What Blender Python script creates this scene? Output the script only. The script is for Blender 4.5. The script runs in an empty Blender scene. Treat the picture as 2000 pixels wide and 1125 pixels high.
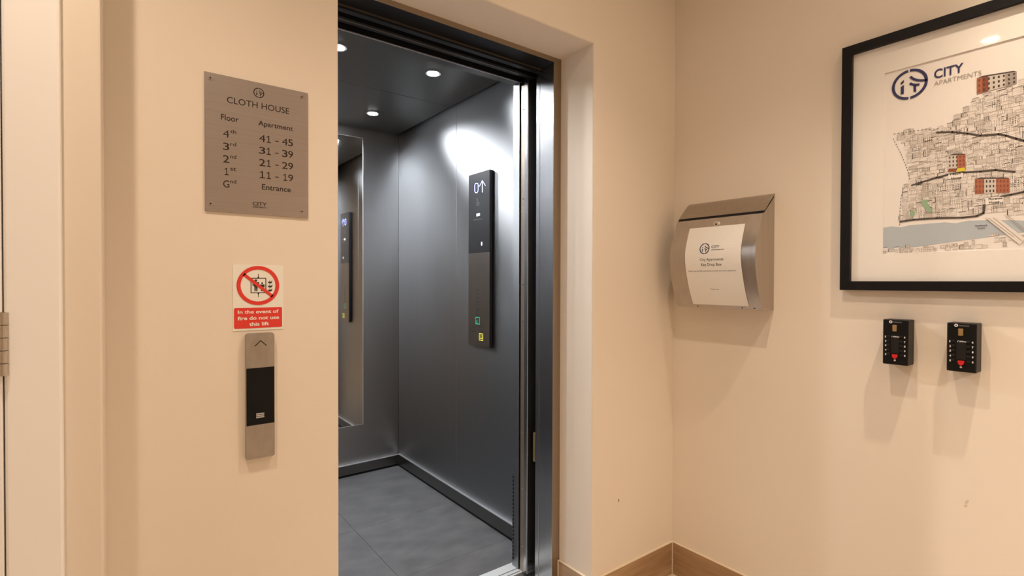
import bpy, bmesh, math, random
from mathutils import Vector, Matrix

# ------------------------------------------------------------------ camera
F_PX, YAW, PITCH, ROLL = 1011.4749, 0.647564566, -0.0121289151, 0.00280277807
CAM = Vector((-1.89304, -1.35374, 1.25))
_fw = Vector((math.sin(YAW)*math.cos(PITCH), math.cos(YAW)*math.cos(PITCH), math.sin(PITCH)))
_r0 = Vector((math.cos(YAW), -math.sin(YAW), 0)); _u0 = _r0.cross(_fw)
_rt = _r0*math.cos(ROLL) + _u0*math.sin(ROLL); _up = _u0*math.cos(ROLL) - _r0*math.sin(ROLL)
scene = bpy.context.scene
C = scene.collection
cam = bpy.data.cameras.new('camera'); cam.sensor_width = 36; cam.lens = F_PX*36/2000; cam.clip_start = .02
camo = bpy.data.objects.new('camera', cam); C.objects.link(camo)
m = Matrix((_rt, _up, -_fw)).transposed().to_4x4(); m.translation = CAM
camo.matrix_world = m
scene.camera = camo
# ------------------------------------------------------------------ world, exposure
w = bpy.data.worlds.new('world'); scene.world = w; w.use_nodes = True
w.node_tree.nodes['Background'].inputs[0].default_value = (0, 0, 0, 1)
vs = scene.view_settings
vs.view_transform = 'Standard'; vs.look = 'None'; vs.gamma = 1; vs.exposure = 0.0; vs.use_curve_mapping = False
WARM = (1.0, .812, .635); COOL = (.94, .97, 1.0)
LOBBY_W, CAR_W, HALL_W = 77.0, 45.0, 370.0

# ------------------------------------------------------------------ pixel -> point on a known plane
def ray(x, y): return _rt*((x-1000)/F_PX) - _up*((y-562.5)/F_PX) + _fw
def pa(x, y, Y=0.0): d = ray(x, y); return CAM + d*((Y-CAM.y)/d.y)
def pb(x, y, X=0.0): d = ray(x, y); return CAM + d*((X-CAM.x)/d.x)

# ------------------------------------------------------------------ materials
M = {}
def mat(name, col, rough=.5, metal=0, spec=.5, emit=None, es=0, noise=None, bump=None, aniso=0):
    ma = bpy.data.materials.new(name); ma.use_nodes = True; nt = ma.node_tree
    b = nt.nodes['Principled BSDF']
    b.inputs['Base Color'].default_value = (*col, 1); b.inputs['Roughness'].default_value = rough
    b.inputs['Metallic'].default_value = metal; b.inputs['Specular IOR Level'].default_value = spec
    if emit: b.inputs['Emission Color'].default_value = (*emit, 1); b.inputs['Emission Strength'].default_value = es
    if noise or bump:
        tc = nt.nodes.new('ShaderNodeTexCoord'); mp = nt.nodes.new('ShaderNodeMapping')
        nt.links.new(tc.outputs['Object'], mp.inputs[0])
    if noise:                                           # (col2, scale(3), lo, hi)
        c2, sc, lo, hi = noise
        mp.inputs['Scale'].default_value = sc
        n = nt.nodes.new('ShaderNodeTexNoise'); n.inputs['Scale'].default_value = 1; n.inputs['Detail'].default_value = 5
        r = nt.nodes.new('ShaderNodeMapRange'); r.inputs[1].default_value = lo; r.inputs[2].default_value = hi
        mx = nt.nodes.new('ShaderNodeMix'); mx.data_type = 'RGBA'
        mx.inputs[6].default_value = (*col, 1); mx.inputs[7].default_value = (*c2, 1)
        nt.links.new(mp.outputs[0], n.inputs[0]); nt.links.new(n.outputs[0], r.inputs[0])
        nt.links.new(r.outputs[0], mx.inputs[0]); nt.links.new(mx.outputs[2], b.inputs['Base Color'])
    if bump:                                            # (scale(3), strength, distance)
        sc, st, di = bump
        mp2 = nt.nodes.new('ShaderNodeMapping'); mp2.inputs['Scale'].default_value = sc
        nt.links.new(tc.outputs['Object'], mp2.inputs[0])
        n2 = nt.nodes.new('ShaderNodeTexNoise'); n2.inputs['Scale'].default_value = 1; n2.inputs['Detail'].default_value = 3
        bp = nt.nodes.new('ShaderNodeBump'); bp.inputs['Strength'].default_value = st; bp.inputs['Distance'].default_value = di
        nt.links.new(mp2.outputs[0], n2.inputs[0]); nt.links.new(n2.outputs[0], bp.inputs['Height'])
        nt.links.new(bp.outputs[0], b.inputs['Normal'])
    if aniso:
        b.inputs['Anisotropic'].default_value = aniso
        t = nt.nodes.new('ShaderNodeTangent'); t.direction_type = 'UV_MAP'; t.uv_map = 'grain'
        nt.links.new(t.outputs[0], b.inputs['Tangent'])
    M[name] = ma
    return ma
mat('wall', (.80, .72, .62), .75, spec=.25, noise=((.78, .695, .59), (1.6, 1.6, 1.1), .35, .7), bump=((55, 55, 55), .12, .002))
mat('ceiling', (.82, .79, .74), .8, spec=.2)
mat('gloss_white', (.93, .92, .91), .32, spec=.45, bump=((30, 30, 6), .05, .001))
mat('wood_tile', (.30, .175, .085), .42, noise=((.44, .29, .16), (3, 3, 42), .35, .68), bump=((8, 8, 90), .25, .001))
mat('floor_tile', (.56, .43, .31), .4, noise=((.64, .52, .40), (3, 30, 3), .35, .7))
mat('grout', (.72, .60, .45), .8, spec=.2)
def brushed(name, col, rough, an):                       # wide soft-edged sheen of brushed sheet
    ma = bpy.data.materials.new(name); ma.use_nodes = True; nt = ma.node_tree
    nt.nodes.remove(nt.nodes['Principled BSDF'])
    gl = nt.nodes.new('ShaderNodeBsdfAnisotropic'); gl.distribution = 'BECKMANN'
    gl.inputs['Roughness'].default_value = rough; gl.inputs['Anisotropy'].default_value = an
    t = nt.nodes.new('ShaderNodeTangent'); t.direction_type = 'UV_MAP'; t.uv_map = 'grain'
    tc = nt.nodes.new('ShaderNodeTexCoord'); mp = nt.nodes.new('ShaderNodeMapping'); mp.inputs['Scale'].default_value = (60, 60, .5)
    n = nt.nodes.new('ShaderNodeTexNoise'); n.inputs['Scale'].default_value = 1; cr = nt.nodes.new('ShaderNodeMix'); cr.data_type = 'RGBA'
    cr.inputs[6].default_value = (*col, 1); cr.inputs[7].default_value = (*[c*.95 for c in col], 1)
    for a, b in ((tc.outputs['Object'], mp.inputs[0]), (mp.outputs[0], n.inputs[0]), (n.outputs[0], cr.inputs[0]), (cr.outputs[2], gl.inputs['Color']),
                 (t.outputs[0], gl.inputs['Tangent']), (gl.outputs[0], nt.nodes['Material Output'].inputs[0])): nt.links.new(a, b)
    M[name] = ma
brushed('steel', (.33, .336, .346), .48, .42)
mat('steel_frame', (.45, .45, .455), .26, 1, aniso=.6, noise=((.41, .41, .42), (80, 80, .8), .3, .7))
mat('steel_dark', (.17, .165, .16), .34, 1)
mat('ceiling_steel', (.15, .147, .143), .30, .85)
mat('skirting_steel', (.20, .195, .19), .28, 1, aniso=.4)
mat('steel_edge', (.85, .85, .86), .42, 1)
mat('black_gap', (.008, .008, .009), .6, spec=.2)
mat('header_dark', (.010, .010, .011), .4, spec=.2)
mat('frame_reflection', (.34, .27, .20), .38, .8)  # warm lobby reflection painted as brown on the steel frame fronts
mat('header_bar', (.10, .085, .07), .4, .5)
mat('brown_strip', (.34, .27, .21), .35, .7)
mat('mirror', (.80, .82, .83), .03, 1)
mat('car_vinyl', (.08, .08, .082), .42, spec=.4, noise=((.115, .115, .117), (7, 11, 7), .36, .7))
mat('seam', (.06, .06, .06), .7)
mat('sill_alu', (.74, .76, .77), .4, .55)
mat('lamp_cool', (1, 1, 1), .5, emit=COOL, es=60)
mat('lamp_warm', (1, 1, 1), .5, emit=WARM, es=170)
mat('lamp_ring', (.8, .8, .8), .3, .6)
mat('black_glass', (.004, .004, .005), .25, spec=.18)
mat('cop_black', (.012, .012, .014), .30, spec=.5)
mat('cop_side', (.006, .006, .007), .4)
mat('cop_steel', (.26, .235, .215), .34, 1, aniso=.3)
mat('glow_blue', (.1, .1, .3), .5, emit=(.45, .50, 1.0), es=5)
mat('glow_green', (.02, .3, .16), .5, emit=(.02, .55, .28), es=.7)
mat('glow_yellow', (.5, .45, .05), .5, emit=(.95, .85, .10), es=.9)
mat('grey_mark', (.20, .20, .20), .5)
mat('white_mark', (.82, .80, .78), .5)
mat('etched', (.05, .04, .035), .5, .3)
mat('plate_steel', (.39, .35, .335), .38, 1, noise=((.36, .32, .30), (1.2, 1, 160), .3, .7), bump=((2, 2, 260), .10, .0006))
mat('call_steel', (.38, .34, .30), .33, 1, noise=((.31, .275, .24), (30, 30, 14), .4, .7))
mat('engraved', (.035, .022, .018), .6, spec=.2)
mat('screw', (.75, .72, .69), .3, .9)
mat('plate_screw', (.42, .38, .35), .3, 1)
mat('scuff', (.66, .565, .45), .8, spec=.1)
mat('speck', (.16, .11, .08), .8, spec=.1)
mat('sign_white', (.84, .82, .76), .4)
mat('sign_red', (.72, .035, .022), .42)
mat('sign_black', (.02, .018, .016), .5)
mat('mail_steel', (.52, .475, .43), .34, 1, aniso=.5, noise=((.47, .425, .385), (60, 60, 2.5), .3, .7))
mat('paper', (.86, .84, .80), .8, spec=.2)
mat('ink', (.045, .035, .04), .7, spec=.2)
mat('logo_blue', (.035, .036, .115), .6, spec=.2)
mat('frame_black', (.006, .005, .006), .45, spec=.2, bump=((40, 5, 40), .1, .001))
mat('mat_board', (.86, .83, .78), .85, spec=.15)
mat('print_paper', (.84, .80, .76), .7, spec=.2)
mat('ink_light', (.62, .57, .52), .8, spec=.1)
mat('ink_pale', (.79, .745, .70), .8, spec=.1)
mat('ink_mid', (.36, .32, .29), .8, spec=.1)
mat('ink_dark', (.085, .07, .062), .8, spec=.1)
mat('brick_red', (.40, .15, .09), .8, spec=.1)
mat('brick_dark', (.27, .085, .05), .8, spec=.1)
mat('river_blue', (.46, .52, .57), .8, spec=.1)
mat('tree_green', (.30, .45, .30), .8, spec=.1)
mat('map_yellow', (.72, .60, .06), .8, spec=.1)
mat('safe_black', (.009, .008, .008), .45, spec=.3, bump=((400, 400, 400), .1, .0004))
mat('safe_face', (.004, .004, .004), .5, spec=.2)
mat('brass', (.40, .27, .13), .4, .7)
mat('red_button', (.60, .012, .018), .3)
mat('hinge', (.52, .47, .42), .3, 1)
# picture glass: clear pane with a fresnel reflection
g = bpy.data.materials.new('pane_glass'); g.use_nodes = True; nt = g.node_tree
for n in list(nt.nodes):
    if n.type != 'OUTPUT_MATERIAL': nt.nodes.remove(n)
tr = nt.nodes.new('ShaderNodeBsdfTransparent'); gl = nt.nodes.new('ShaderNodeBsdfGlossy'); gl.inputs['Roughness'].default_value = .04
lw = nt.nodes.new('ShaderNodeLayerWeight'); lw.inputs[0].default_value = .5
pw = nt.nodes.new('ShaderNodeMath'); pw.operation = 'POWER'; pw.inputs[1].default_value = 5
fr = nt.nodes.new('ShaderNodeMath'); fr.operation = 'MULTIPLY_ADD'; fr.inputs[1].default_value = .5; fr.inputs[2].default_value = .015
nt.links.new(lw.outputs['Facing'], pw.inputs[0]); nt.links.new(pw.outputs[0], fr.inputs[0]); mx = nt.nodes.new('ShaderNodeMixShader')
nt.links.new(fr.outputs[0], mx.inputs[0]); nt.links.new(tr.outputs[0], mx.inputs[1]); nt.links.new(gl.outputs[0], mx.inputs[2])
nt.links.new(mx.outputs[0], nt.nodes['Material Output'].inputs[0]); M['pane_glass'] = g

# ------------------------------------------------------------------ mesh helpers (all coordinates are world metres)
class MB:
    def __init__(s): s.v = []; s.f = []; s.mi = []; s.mats = []; s.sm = []
    def m(s, name):
        if name not in s.mats: s.mats.append(name)
        return s.mats.index(name)
    def face(s, pts, mat=0, smooth=False):
        i = len(s.v); s.v += [tuple(p) for p in pts]; s.f.append(list(range(i, i+len(pts)))); s.mi.append(mat); s.sm.append(smooth); return s
    def mesh(s, vs, fs, mat=0, smooth=False):
        i = len(s.v); s.v += [tuple(p) for p in vs]
        for f in fs: s.f.append([i+k for k in f]); s.mi.append(mat); s.sm.append(smooth)
        return s
    def box(s, x0, x1, y0, y1, z0, z1, bev=0, mat=0):
        x0, x1 = min(x0, x1), max(x0, x1); y0, y1 = min(y0, y1), max(y0, y1); z0, z1 = min(z0, z1), max(z0, z1)
        bm = bmesh.new(); bmesh.ops.create_cube(bm, size=1)
        for v in bm.verts: v.co = Vector(((x0+x1)/2+v.co.x*(x1-x0), (y0+y1)/2+v.co.y*(y1-y0), (z0+z1)/2+v.co.z*(z1-z0)))
        if bev: bmesh.ops.bevel(bm, geom=list(bm.edges), offset=bev, segments=2, affect='EDGES', profile=.5)
        return s.bm(bm, mat)
    def bm(s, bm, mat=0, smooth=False):
        bm.verts.index_update()
        s.mesh([v.co.copy() for v in bm.verts], [[v.index for v in f.verts] for f in bm.faces], mat, smooth); bm.free(); return s
    def cyl(s, c, axis, r, h, n=24, mat=0, r2=None):
        bm = bmesh.new(); bmesh.ops.create_cone(bm, cap_ends=True, segments=n, radius1=r, radius2=r if r2 is None else r2, depth=h)
        q = Vector((0, 0, 1)).rotation_difference(Vector(axis).normalized())
        for v in bm.verts: v.co = q @ v.co + Vector(c)
        return s.bm(bm, mat)
    def prism(s, pts, d, mat=0):                         # polygon pushed along vector d
        n = len(pts); d = Vector(d); a = [Vector(p) for p in pts]; b = [p+d for p in a]
        s.mesh(a+b, [list(range(n))[::-1], list(range(n, 2*n))] + [[i, (i+1) % n, n+(i+1) % n, n+i] for i in range(n)], mat); return s
    def build(s, name, mats, parent=None, grain=True):
        if isinstance(mats, str): mats = [mats]
        if parent is None:
            xs = [v[0] for v in s.v]; ys = [v[1] for v in s.v]; zs = [v[2] for v in s.v]
            off = Vector(((min(xs)+max(xs))/2, (min(ys)+max(ys))/2, min(zs)))
        else: off = OFF[parent.name]
        me = bpy.data.meshes.new(name)
        me.from_pydata([tuple(Vector(v)-off) for v in s.v], [], s.f)
        for k in mats: me.materials.append(M[k])
        for p, mi, sm in zip(me.polygons, s.mi, s.sm): p.material_index = mi; p.use_smooth = sm
        bm = bmesh.new(); bm.from_mesh(me); bmesh.ops.recalc_face_normals(bm, faces=bm.faces) if FIXN else None; bm.to_mesh(me); bm.free()
        if grain:
            uv = me.uv_layers.new(name='grain')
            for p in me.polygons:
                n = p.normal; h = Vector((-n.y, n.x, 0))
                if h.length < 1e-3: h = Vector((1, 0, 0))
                h.normalize(); u2 = n.cross(h)
                for li in p.loop_indices:
                    co = me.vertices[me.loops[li].vertex_index].co
                    uv.data[li].uv = (co.dot(h), co.dot(u2))
        o = bpy.data.objects.new(name, me); C.objects.link(o)
        if parent is None: o.location = off
        else: o.parent = parent
        OFF[o.name] = off
        return o
FIXN = True
OFF = {}
def tag(o, label, cat, group=None):
    o['label'] = label; o['category'] = cat
    if group: o['group'] = group
    return o
def struct(o, label=None, cat=None):
    o['kind'] = 'structure'
    if label: o['label'] = label
    if cat: o['category'] = cat
    return o
def thing(name, label, cat, loc, group=None):
    o = bpy.data.objects.new(name, None); C.objects.link(o); o.location = loc; o.empty_display_size = .05
    OFF[o.name] = Vector(loc); return tag(o, label, cat, group)
def copy_tree(o, parent=None):
    c = o.copy(); C.objects.link(c); c.parent = parent; OFF[c.name] = OFF[o.name]
    for ch in list(o.children): copy_tree(ch, c)
    return c
_tc = {}
def text2d(s, bold=0.0, space=1.0):
    k = (s, bold, space)
    if k not in _tc:
        cu = bpy.data.curves.new('lettering', 'FONT'); cu.body = s; cu.size = 1; cu.offset = bold; cu.space_character = space; cu.resolution_u = 3
        to = bpy.data.objects.new('lettering', cu); C.objects.link(to)
        bpy.context.view_layer.update()
        me = bpy.data.meshes.new_from_object(to.evaluated_get(bpy.context.evaluated_depsgraph_get()))
        vs = [(v.co.x, v.co.y) for v in me.vertices]; fs = [list(p.vertices) for p in me.polygons]
        bpy.data.objects.remove(to); bpy.data.curves.remove(cu); bpy.data.meshes.remove(me)
        x0 = min(v[0] for v in vs); x1 = max(v[0] for v in vs); y0 = min(v[1] for v in vs); y1 = max(v[1] for v in vs)
        _tc[k] = ([((v[0]-x0)/(x1-x0), (v[1]-y0)/(y1-y0)) for v in vs], fs, (x1-x0)/(y1-y0))
    return _tc[k]
def put_text(mb, s, x0, y0, wd, ht, fn, bold=0.0, space=1.0, mat=0):     # box of the ink, mapped by fn(x, y) -> world
    vs, fs, ar = text2d(s, bold, space)
    if ht is None: ht = wd/ar
    mb.mesh([fn(x0+a*wd, y0+b*ht) for a, b in vs], fs, mat)
ONE = [[(.42, 0), (.62, 0), (.62, 1), (.46, 1), (.42, .92)], [(.08, .80), (.46, 1), (.46, .86), (.08, .68)], [(.08, 0), (.96, 0), (.96, .13), (.08, .13)]]
def put_digit(mb, ch, x0, y0, wd, ht, fn, bold=.006):
    if ch == '1':
        for q in ONE: mb.face([fn(x0+a*wd, y0+b*ht) for a, b in q])
    elif ch == '-': mb.face([fn(x0, y0+.33*ht), fn(x0+wd, y0+.33*ht), fn(x0+wd, y0+.45*ht), fn(x0, y0+.45*ht)])
    else: put_text(mb, ch, x0, y0, wd, ht, fn, -.004 if ch == '4' else bold)
def logo2d():
    out = []
    def arc(a0, a1, ro=1.0, ri=.83, n=26):
        P = []
        for k in range(n):
            a, b = [math.radians(a0+(a1-a0)*(k+j)/n) for j in (0, 1)]
            out.append([(ro*math.cos(a), ro*math.sin(a)), (ro*math.cos(b), ro*math.sin(b)), (ri*math.cos(b), ri*math.sin(b)), (ri*math.cos(a), ri*math.sin(a))])
    arc(95, 267); arc(-87, 89)
    def stroke(pts, wd):
        for (a, b), (c, d) in zip(pts[:-1], pts[1:]):
            L = math.hypot(c-a, d-b); nx, ny = -(d-b)/L*wd/2, (c-a)/L*wd/2
            out.append([(a+nx, b+ny), (c+nx, d+ny), (c-nx, d-ny), (a-nx, b-ny)])
    out.append([(-.49, -.55), (-.31, -.55), (-.31, .06), (-.49, -.04)])
    out.append([(-.49, .10), (-.31, .22), (-.31, .40), (-.49, .26)])
    stroke([(.04, .50), (.16, .34), (.34, .19), (.55, .09), (.78, .03), (.95, .02)], .15)
    stroke([(.02, .06), (.16, -.06), (.34, -.14), (.55, -.17)], .15)
    out.append([(.22, -.14), (.37, -.14), (.37, -.62), (.22, -.56)])
    return out
LOGO = logo2d()
def put_logo(mb, cx, cy, r, fn, mat=0):
    for q in LOGO: mb.face([fn(cx+a*r, cy+b*r) for a, b in q], mat)
def onA(Y): return lambda x, z: (x, Y, z)                # wall_front faces -Y: x to the right is +X
def onB(X): return lambda u, z: (X, -u, z)               # wall_right faces -X: u = -Y to the right

# ================================================================== structure
H = 2.62
XL, XR, ZH = -1.4372, -.4916, 2.132                      # lift opening in the front wall
b = MB()
prof = [(-3.0, 0), (XL, 0), (XL, ZH), (XR, ZH), (XR, 0), (.12, 0), (.12, H), (-3.0, H)]
bm = bmesh.new(); vs_ = [bm.verts.new((x, 0, z)) for x, z in prof]; f_ = bm.faces.new(vs_)
r_ = bmesh.ops.extrude_face_region(bm, geom=[f_])
for v in [e for e in r_['geom'] if isinstance(e, bmesh.types.BMVert)]: v.co.y = .18
bm.edges.ensure_lookup_table()
ed = [e for e in bm.edges if all(abs(v.co.y) < 1e-5 for v in e.verts) and all(XL-.01 < v.co.x < XR+.01 for v in e.verts) and max(v.co.z for v in e.verts) > .1]
bmesh.ops.bevel(bm, geom=ed, offset=.006, segments=3, affect='EDGES', profile=.5)
struct(b.bm(bm).build('wall_front', 'wall'), 'cream plaster wall with the lift opening in it', 'wall')
struct(MB().box(0, .12, -5.2, .0, 0, H).build('wall_right', 'wall'), 'cream plaster wall with the framed map and mailbox', 'wall')
struct(MB().box(-3.12, -3.0, -5.2, .18, 0, H).build('wall_left', 'wall'))
struct(MB().box(-3.0, -.86, -2.35, -2.2, 0, H).build('wall_back', 'wall'))
struct(MB().box(-3.12, .12, -5.35, -5.2, 0, H).build('wall_hall', 'wall'))
struct(MB().box(-3.12, .12, -5.35, .18, H, H+.1).build('ceiling', 'ceiling'))
struct(MB().box(-1.96, -1.86, .18, 2.2, 0, H).build('wall_shaft_left', 'black_gap'))
struct(MB().box(.0, .10, .18, 2.2, 0, H).build('wall_shaft_right', 'black_gap'))
struct(MB().box(-1.96, .10, 2.2, 2.3, 0, H).build('wall_shaft_back', 'black_gap'))
struct(MB().box(-1.96, .10, .18, 2.3, H, H+.1).build('ceiling_shaft', 'black_gap'))
fl = struct(MB().box(-3.12, .12, -5.35, .185, -.1, -.004).build('floor', 'grout'))
for i in range(-4, 1):                                   # plank tiles near the lift
    for j in range(3):
        x1 = .0 + i*.6 + (.3 if j % 2 else 0); 
        MB().box(max(-3, x1-.596), min(-.0, x1), -.196-j*.2+.1, -.1-j*.2+.1+.096, -.004, 0, .001).build('tile', 'floor_tile', fl) if min(0, x1) > max(-3, x1-.596) else None
MB().box(-2.998, -.002, -5.19, -.6, -.004, -.0005).build('tiling', 'floor_tile', fl)
MB().box(XL+.002, XR-.002, .002, .18, -.004, 0).build('tile', 'floor_tile', fl)
# nib wall that carries the door on the left
nib = MB(); NX = pa(200, 562, -.195).x
nib.box(-1.985, NX, -.195, 0, 0, H, .004); nib.box(-3.0, -1.985, -.195, 0, 2.13, H); nib.box(-3.0, -2.93, -.195, 0, 0, 2.13)
struct(nib.build('wall_left_nib', 'wall'), 'narrow cream wall return beside the white door frame', 'wall')
# door, architrave, hinge
xa0, xa1 = pa(6, 562, -.215).x, pa(121, 562, -.215).x
tr1 = MB().box(xa0, xa1, -.215, -.195, 0, 2.16, .004); tr1.box(-2.995, xa0-.0005, -.215, -.195, 2.09, 2.16, .004)
tr1.box(-2.03, -1.985, -.195, -.10, 0, 2.1)
struct(tr1.build('trim_1', 'gloss_white'), 'white painted door frame at the left edge', 'door frame')
dr = struct(MB().box(-2.925, xa0-.0016, -.2135, -.170, .006, 2.087, .002).build('door_1', 'gloss_white'), 'white painted door beside its frame', 'door')
hz0, hz1 = pa(8, 735, -.222).z, pa(8, 610, -.222).z; hx = pa(6.5, 670, -.222).x
hg = MB()
for k in range(5):
    za = hz0+(hz1-hz0)*k/5; hg.cyl((hx, -.219, za+(hz1-hz0)/10), (0, 0, 1), .0062, (hz1-hz0)/5-.0012, 16)
hg.box(hx-.03, hx+.002, -.2145, -.2125, hz0, hz1)
hg.build('hinge', 'hinge', dr)

# skirting: wood-effect tiles with a pale grout bead on top
SK, ST = .1335, .010
def skirting(name, x0, x1, y0, y1, n, label):
    o = None; ax = abs(x1-x0) > abs(y1-y0)
    o = MB().box(x0, x1, y0, y1, SK, SK+.004, .001).build(name, 'grout'); struct(o, label, 'skirting')
    for k in range(n):
        a, c = k/n, (k+1)/n
        if ax: MB().box(x0+(x1-x0)*a+.0012, x0+(x1-x0)*c-.0012, y0, y1, 0, SK, .001).build('tile', 'wood_tile', o)
        else: MB().box(x0, x1, y0+(y1-y0)*a+.0012, y0+(y1-y0)*c-.0012, 0, SK, .001).build('tile', 'wood_tile', o)
    return o
o1 = skirting('baseboard_front', XR-.0, -ST, -ST, 0, 1, 'brown wood-effect tile skirting under the cream wall right of the lift')
MB().box(-ST-.003, 0, -ST-.003, 0, 0, SK+.004, .001).build('corner_grout', 'grout', o1)
skirting('baseboard_right', -ST, 0, -4.8, -ST-.003, 8, 'brown wood-effect tile skirting along the wall below the mailbox')
o1 = skirting('baseboard_reveal', XR-ST, XR, -.010, .176, 1, 'short wood-effect skirting tile inside the lift opening')
MB().box(XR-ST-.001, XR-ST+.004, .171, .178, 0, SK+.003).build('corner_grout', 'grout', o1)
skirting('baseboard_left', NX, XL, -ST, 0, 1, 'brown wood-effect skirting left of the lift opening')

# ------------------------------------------------------------------ lobby downlights
def spot(name, loc, power, col, parent, angle=1.95, blend=1.0, size=.015):
    l = bpy.data.lights.new(name, 'SPOT'); l.energy = power; l.color = col; l.spot_size = angle; l.spot_blend = blend; l.shadow_soft_size = size
    o = bpy.data.objects.new(name, l); C.objects.link(o); o.location = Vector(loc)-OFF[parent.name]; o.parent = parent
def downlight(loc, power, label, angle=1.95, col=WARM):
    t = thing('ceiling_downlight', label, 'ceiling light', loc, 'round recessed downlights in the lobby ceiling')
    x, y, z = loc; mb = MB(); n = 32
    for k in range(n):
        a, c = 2*math.pi*k/n, 2*math.pi*(k+1)/n
        P = [(r*math.cos(q), r*math.sin(q), dz) for q in (a, c) for r, dz in ((.048, -.0005), (.046, -.005), (.036, -.006), (.034, -.001))]
        for j in range(3): mb.face([(x+P[i][0], y+P[i][1], z+P[i][2]) for i in (j, j+1, 5+j, 4+j)])
    mb.build('trim_ring', 'lamp_ring', t)
    MB().cyl((x, y, z-.0015), (0, 0, 1), .034, .002, 32).build('lens', 'lamp_warm', t)
    spot('lamp', (x, y, z-.012), power, col, t, angle)
downlight((-.892, -.684, H), LOBBY_W*.56, 'warm ceiling downlight above the mailbox corner')
downlight((-.391, -1.20, H), LOBBY_W*.92, 'warm ceiling downlight closest to the framed map', 1.5)
downlight((-2.042, -.639, H), LOBBY_W*.62, 'warm ceiling downlight above the lift call buttons')
downlight((-1.65, -1.75, H), LOBBY_W*.45, 'added warm fill downlight behind the viewer')  # invented fill lamp, lifts the ambient light in the lobby
downlight((-1.60, -3.60, H), HALL_W, 'warm ceiling downlight in the hall beyond the lobby', 2.9, (1.0, .87, .74))

# ================================================================== lift landing entrance
XJ = -.5300; XJL = XL + .0384                            # clear opening between the jambs
ent = thing('lift_entrance', 'stainless steel lift doorway frame set into the cream wall opening', 'lift doorway', ((XL+XR)/2, .2, 0))
MB().box(XJ, XR+.03, .18, .262, 0, ZH, .0015).build('jamb', 'steel_frame', ent)
MB().box(XL-.03, XJL, .18, .262, 0, ZH, .0015).build('jamb', 'steel_frame', ent)
ZS = 2.1135
MB().box(XL-.03, XR+.03, .18, .262, ZS, ZH+.03, .0015).build('head', 'header_dark', ent)
MB().box(XL, XR, .1790, .1802, ZS, ZH, .0003).build('head_reflection', 'frame_reflection', ent)  # thin added plate, coloured like the lobby reflected in the steel
MB().box(XJ, XR, .1790, .1802, 0, ZS, .0003).build('jamb_reflection', 'frame_reflection', ent)  # jamb fronts likewise: added plates with the reflected tone painted in
MB().box(XL, XJL, .1790, .1802, 0, ZS, .0003).build('jamb_reflection', 'frame_reflection', ent)
MB().box(XJL-.3, XJ+.3, .262, .285, 2.10, 2.30).build('door_hanger', 'header_dark', ent)
MB().box(XJL-.3, XJ+.3, .258, .262, 2.107, 2.1125).build('header_lip', 'header_bar', ent)
ld = MB().box(XJ+.0005, XJ+.42, .264, .287, .012, 2.10, .0015).build('landing_door', 'steel_frame', ent)
MB().box(XJL-.42, XJL-.0005, .264, .287, .012, 2.10, .0015).build('landing_door', 'steel_frame', ent)
sl = MB().box(XJL-.1, XJ+.1, .185, .330, -.06, 0).build('landing_sill', 'sill_alu', ent)
for yy in (.235, .268, .30): MB().box(XJL-.1, XJ+.1, yy, yy+.006, -.001, .0006).build('sill_groove', 'black_gap', sl)
rl = MB(); px = pa(845, 72, .30)
rl.cyl((px.x, .298, px.z+.004), (0, 1, 0), .013, .012, 20); rl.cyl((px.x-.030, .298, px.z+.010), (0, 1, 0), .011, .012, 20)
rl.box(px.x-.05, px.x+.03, .302, .306, px.z, px.z+.05)
rl.build('lock_roller', 'header_bar', ent)
gd = pa(1041, 830, .31)
MB().box(XJ+.01, XJ+.03, .300, .312, .50, .62).build('door_guide', 'brass', ent)

# ================================================================== lift car
WX, WXL, WB, CZ = -.387, -1.487, 1.912, 2.2313
YF0, YF1 = .412, .4555
car = thing('lift_car', 'lift car with brushed steel walls, dark ceiling and grey vinyl floor', 'lift', ((WX+WXL)/2, 1.2, 0))
ys = 1.1565
def side(x, sgn):
    x2 = x+sgn*.02
    MB().box(x, x2, YF1, ys-.0009, 0, 2.33, .0008).build('wall_panel', 'steel', car)
    MB().box(x, x2, ys+.0009, WB-.0005, 0, 2.33, .0008).build('wall_panel', 'steel', car)
    MB().box(x, x-sgn*.012, YF1+.0, WB-.012, .014, .0805, .001).build('skirting', 'skirting_steel', car)
    MB().box(x, x-sgn*.014, YF1+.0, WB-.012, .0805, .0835, .0006).build('skirting_cap', 'steel_edge', car)
    MB().box(x, x-sgn*.006, YF1, WB-.006, 0, .014).build('shaded_plinth', 'black_gap', car)  # painted black for the shade in the recess under the skirting
side(WX, 1); side(WXL, -1)
MB().box(WXL, WX, WB, WB+.02, 0, 2.33, .0008).build('back_wall', 'steel', car)
MB().box(WXL+.012, WX-.012, WB-.012, WB, .014, .0735, .001).build('skirting', 'skirting_steel', car)
MB().box(WXL+.012, WX-.012, WB-.014, WB, .0735, .0765, .0006).build('skirting_cap', 'steel_edge', car)
MB().box(WXL, WX, WB-.006, WB, 0, .014).build('shaded_plinth', 'black_gap', car)  # same painted recess shade along the back wall
mr = MB().box(-1.232, -.638, WB-.004, WB, .322, 2.174).build('mirror', 'mirror', car); mr['label'] = 'tall mirror on the back wall of the lift'
ef = MB()
for a in (-1.233, -.6385): ef.box(a-.001, a+.002, WB-.005, WB, .320, 2.176)
for a in (.320, 2.173): ef.box(-1.234, -.6365, WB-.005, WB, a, a+.003)
ef.build('mirror_edge', 'steel_edge', mr)
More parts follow.
